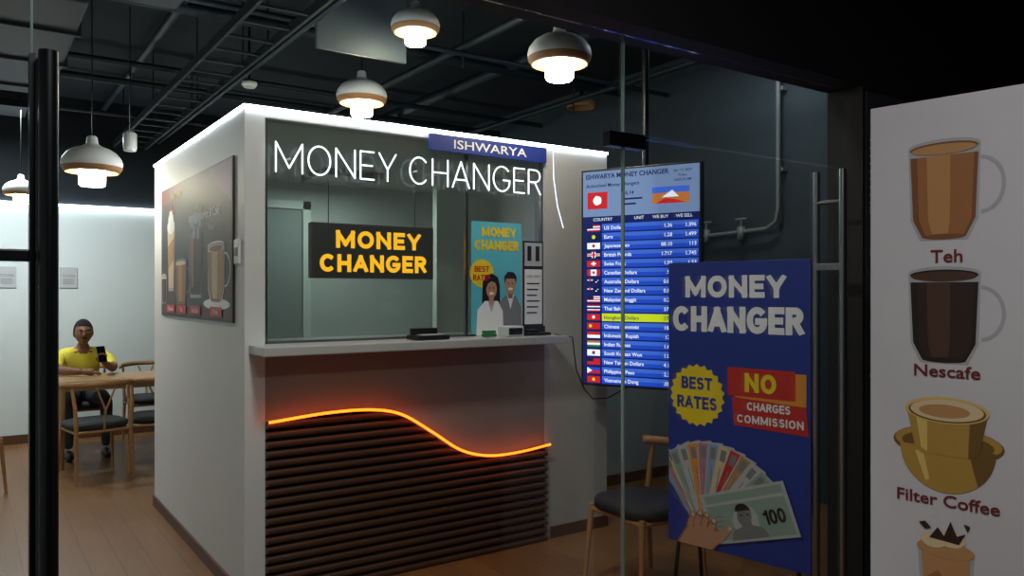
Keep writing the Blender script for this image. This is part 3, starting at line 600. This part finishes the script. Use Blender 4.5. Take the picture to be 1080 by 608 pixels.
# ------------------------------------------------------------ seated man
def man(ox,oy):
    R=root('seated_man',(ox,oy,0))
    SK=mat('skin_brown','#7a4f38',.55); SH=mat('shirt_yellow','#d6c63c',.8,bump=.2,scale=14); TR=mat('trousers_dark','#23262e',.8); HR=mat('hair_black','#0b0a09',.95,bump=.4,scale=40); SHOE=mat('shoe_black','#141414',.4)
    pts=[((0,.07,.53),(.155,.12),'t'),((0,.06,.66),(.15,.115),'s'),((0,.03,.80),(.165,.12),'s'),((0,-.01,.91),(.13,.085),'s'),((0,-.035,.975),(.058,.055),'n'),((0,-.055,1.05),(.05,.05),'n'),
     ((-.15,-.01,.915),(.075,.07),'s'),((-.205,-.04,.87),(.066,.066),'s'),((-.235,-.17,.82),(.060,.060),'s'),((-.225,-.30,.80),(.044,.044),'a'),((-.12,-.42,.795),(.036,.036),'a'),((-.04,-.47,.79),(.026,.03),'a'),
     ((.15,-.01,.915),(.075,.07),'s'),((.205,-.04,.87),(.066,.066),'s'),((.225,-.17,.82),(.060,.060),'s'),((.22,-.29,.80),(.044,.044),'a'),((.17,-.38,.83),(.036,.036),'a'),((.13,-.43,.86),(.026,.03),'a'),
     ((-.10,.0,.52),(.09,.09),'t'),((-.13,-.22,.53),(.078,.078),'t'),((-.15,-.42,.50),(.058,.058),'t'),((-.15,-.40,.28),(.052,.052),'t'),((-.15,-.38,.09),(.036,.036),'t'),
     ((.10,.0,.52),(.09,.09),'t'),((.13,-.22,.53),(.078,.078),'t'),((.15,-.42,.50),(.058,.058),'t'),((.15,-.40,.28),(.052,.052),'t'),((.15,-.38,.09),(.036,.036),'t')]
    ed=[(0,1),(1,2),(2,3),(3,4),(4,5),(3,6),(6,7),(7,8),(8,9),(9,10),(10,11),(3,12),(12,13),(13,14),(14,15),(15,16),(16,17),(0,18),(18,19),(19,20),(20,21),(21,22),(0,23),(23,24),(24,25),(25,26),(26,27)]
    me=bpy.data.meshes.new('body'); me.from_pydata([p[0] for p in pts],ed,[]); ob=bpy.data.objects.new('body',me); S.collection.objects.link(ob)
    ob.modifiers.new('Skin','SKIN'); 
    for i,p in enumerate(pts): me.skin_vertices[0].data[i].radius=p[1]; me.skin_vertices[0].data[i].use_root=(i==0)
    ob.modifiers.new('Sub','SUBSURF').levels=2; ob.modifiers['Sub'].render_levels=2
    bpy.context.view_layer.update()
    nm=bpy.data.meshes.new_from_object(ob.evaluated_get(bpy.context.evaluated_depsgraph_get()))
    bpy.data.objects.remove(ob)
    nm.materials.clear()
    for m in (SH,SK,TR): nm.materials.append(m)
    tagm={'s':0,'n':1,'a':1,'t':2}
    segs=[(Vector(pts[a][0]),Vector(pts[b][0]),pts[a][2],pts[b][2]) for a,b in ed]
    for p in nm.polygons:
        c=p.center;best=None
        for a,b,ta,tb in segs:
            d=b-a; t=max(0,min(1,(c-a).dot(d)/d.length_squared)); dist=(c-(a+d*t)).length
            if best is None or dist<best[0]: best=(dist,ta if t<.5 else tb)
        p.material_index=tagm[best[1]]; p.use_smooth=True
    b=bpy.data.objects.new('body',nm); S.collection.objects.link(b); b.parent=R
    g=G(); C=Vector((0,-.075,1.125))
    def hf(d,p):
        if d.z<0: p.x*=1-.30*d.z*d.z; p.y*=1-.12*d.z*d.z
        if d.y<0:
            p.y-=.024*math.exp(-(d.x/.13)**2-((d.z+.14)/.17)**2)
            p.y-=.008*math.exp(-(d.x/.6)**2-((d.z-.22)/.1)**2)
            p.y+=.010*(math.exp(-((d.x-.38)/.2)**2-((d.z-.05)/.12)**2)+math.exp(-((d.x+.38)/.2)**2-((d.z-.05)/.12)**2))
            p.y-=.010*math.exp(-(d.x/.3)**2-((d.z+.85)/.15)**2)
            p.y-=.007*math.exp(-(d.x/.25)**2-((d.z+.5)/.12)**2)
        return p
    g.M(SK).ell(C,.076,.094,.118,40,30,hf)
    for sx in (-1,1): g.ell(C+Vector((sx*.077,.008,-.005)),.010,.020,.032,12,10)
    g.M(HR).ell(C+Vector((0,.008,.008)),.084,.100,.122,36,26,None,lambda m: m.z>.062 if m.y<-.035 else (m.z>.0 if m.y<.02 else m.z>-.06))
    for sx in (-1,1):
        g.M(PWHITE).ell(C+Vector((sx*.029,-.082,.006)),.013,.008,.007,12,8); g.M(HR).ell(C+Vector((sx*.029,-.089,.006)),.006,.004,.0065,10,8)
        g.ell(C+Vector((sx*.030,-.090,.027)),.019,.006,.0045,12,6)
    g.M(mat('lips','#5c2c26',.5)).ell(C+Vector((0,-.089,-.057)),.024,.008,.007,14,8)
    g.M(HR).ell(C+Vector((0,-.094,-.043)),.026,.005,.005,12,6)
    g.M(SK)
    def hand(w,dirv,side,curl):
        w=Vector(w);d=Vector(dirv).normalized();s_=Vector(side).normalized();n=d.cross(s_)
        g.tube([w-d*.015,w+d*.025,w+d*.06,w+d*.085],[.022,.030,.032,.026],12)
        for k,L in enumerate((.070,.080,.075,.058)):
            b0=w+d*.075+s_*(.028-.0185*k)
            p1=b0+d*L*.45+n*curl*.01; p2=p1+d*L*.3+n*curl*.022; p3=p2+d*L*.12+n*curl*.022
            g.tube([b0,p1,p2,p3],[.0095,.009,.0082,.006],8)
        t0=w+d*.025+s_*.028; g.tube([t0,t0+d*.025+s_*.022,t0+d*.055+s_*.026+n*curl*.012],[.012,.010,.007],8)
    hand((-.04,-.47,.79),(1,-.35,-.05),(.2,1,.1),-.4)
    hand((.13,-.43,.86),(-.2,-.5,.75),(-1,.1,-.1),1)
    g.M(SHOE)
    for sx in (-.15,.15): g.ell((sx,-.44,.045),.048,.13,.045,18,10)
    for v in range(len(g.v)): g.v[v]+=Vector((ox,oy,0))
    g.make('head_hands_shoes',R)
    o=G().M(BLACK).box(-.038,-.005,-.075,.038,.005,.075,.004).M(DSTEEL).box(-.034,-.0062,-.071,.034,-.005,.071).make('phone',loc=(0,0,0),world=False)
    o.rotation_euler=(math.radians(-20),0,math.radians(20)); o.location=(.10,-.50,.945); o.parent=R
man(.90,8.45)
# ------------------------------------------------------------ lights
def area(name,loc,size,power,col=(1,1,1)):
    l=bpy.data.lights.new(name,'AREA'); l.energy=power; l.color=col; l.size=size
    o=bpy.data.objects.new(name,l); o.location=loc; S.collection.objects.link(o)
def fill_fixture(name,x,y,z,top,power,col,size=.3):  # added fill: area light with an invented housing above it
    G().M(DSTEEL).box(x-size/2-.02,y-size/2-.02,z,x+size/2+.02,y+size/2+.02,top,.004).make(name+'_housing'); area(name,(x,y,z-.004),size,power,col)
fill_fixture('fill_light_seating',.2,7.9,3.04,3.1,62,(.9,.96,1),.4)  # added fill for the seating area and back wall
fill_fixture('fill_light_corridor',.5,.2,2.94,3.0,27,(1,.97,.95),.4)  # unseen fill on the camera side, added to lift banner and standee
fill_fixture('fill_light_kiosk',2.2,5.3,2.30,2.345,10,(.93,1,.97),.4)  # added fill under the kiosk roof, brightens the interior
fill_fixture('fill_light_entry',.9,2.3,3.2,3.26,30,(1,.93,.85),.3)  # unseen fill inside the entrance, added to light the standee
fill_fixture('fill_light_side',4.2,3.4,3.43,3.5,16,(.85,.93,1),.3)  # fill hidden behind the bulkhead, added to lift the dark right side
w=bpy.data.worlds.new('World'); S.world=w; w.use_nodes=True; w.node_tree.nodes['Background'].inputs[0].default_value=(.35,.45,.6,1); w.node_tree.nodes['Background'].inputs[1].default_value=.03
# ------------------------------------------------------------ camera
cam=bpy.data.cameras.new('camera'); co=bpy.data.objects.new('camera',cam); S.collection.objects.link(co)
co.location=(0,0,1.5); co.rotation_euler=(pi/2,0,math.radians(-34.71)); cam.sensor_width=36; cam.lens=830/1080*36; cam.shift_y=5/1080
S.camera=co
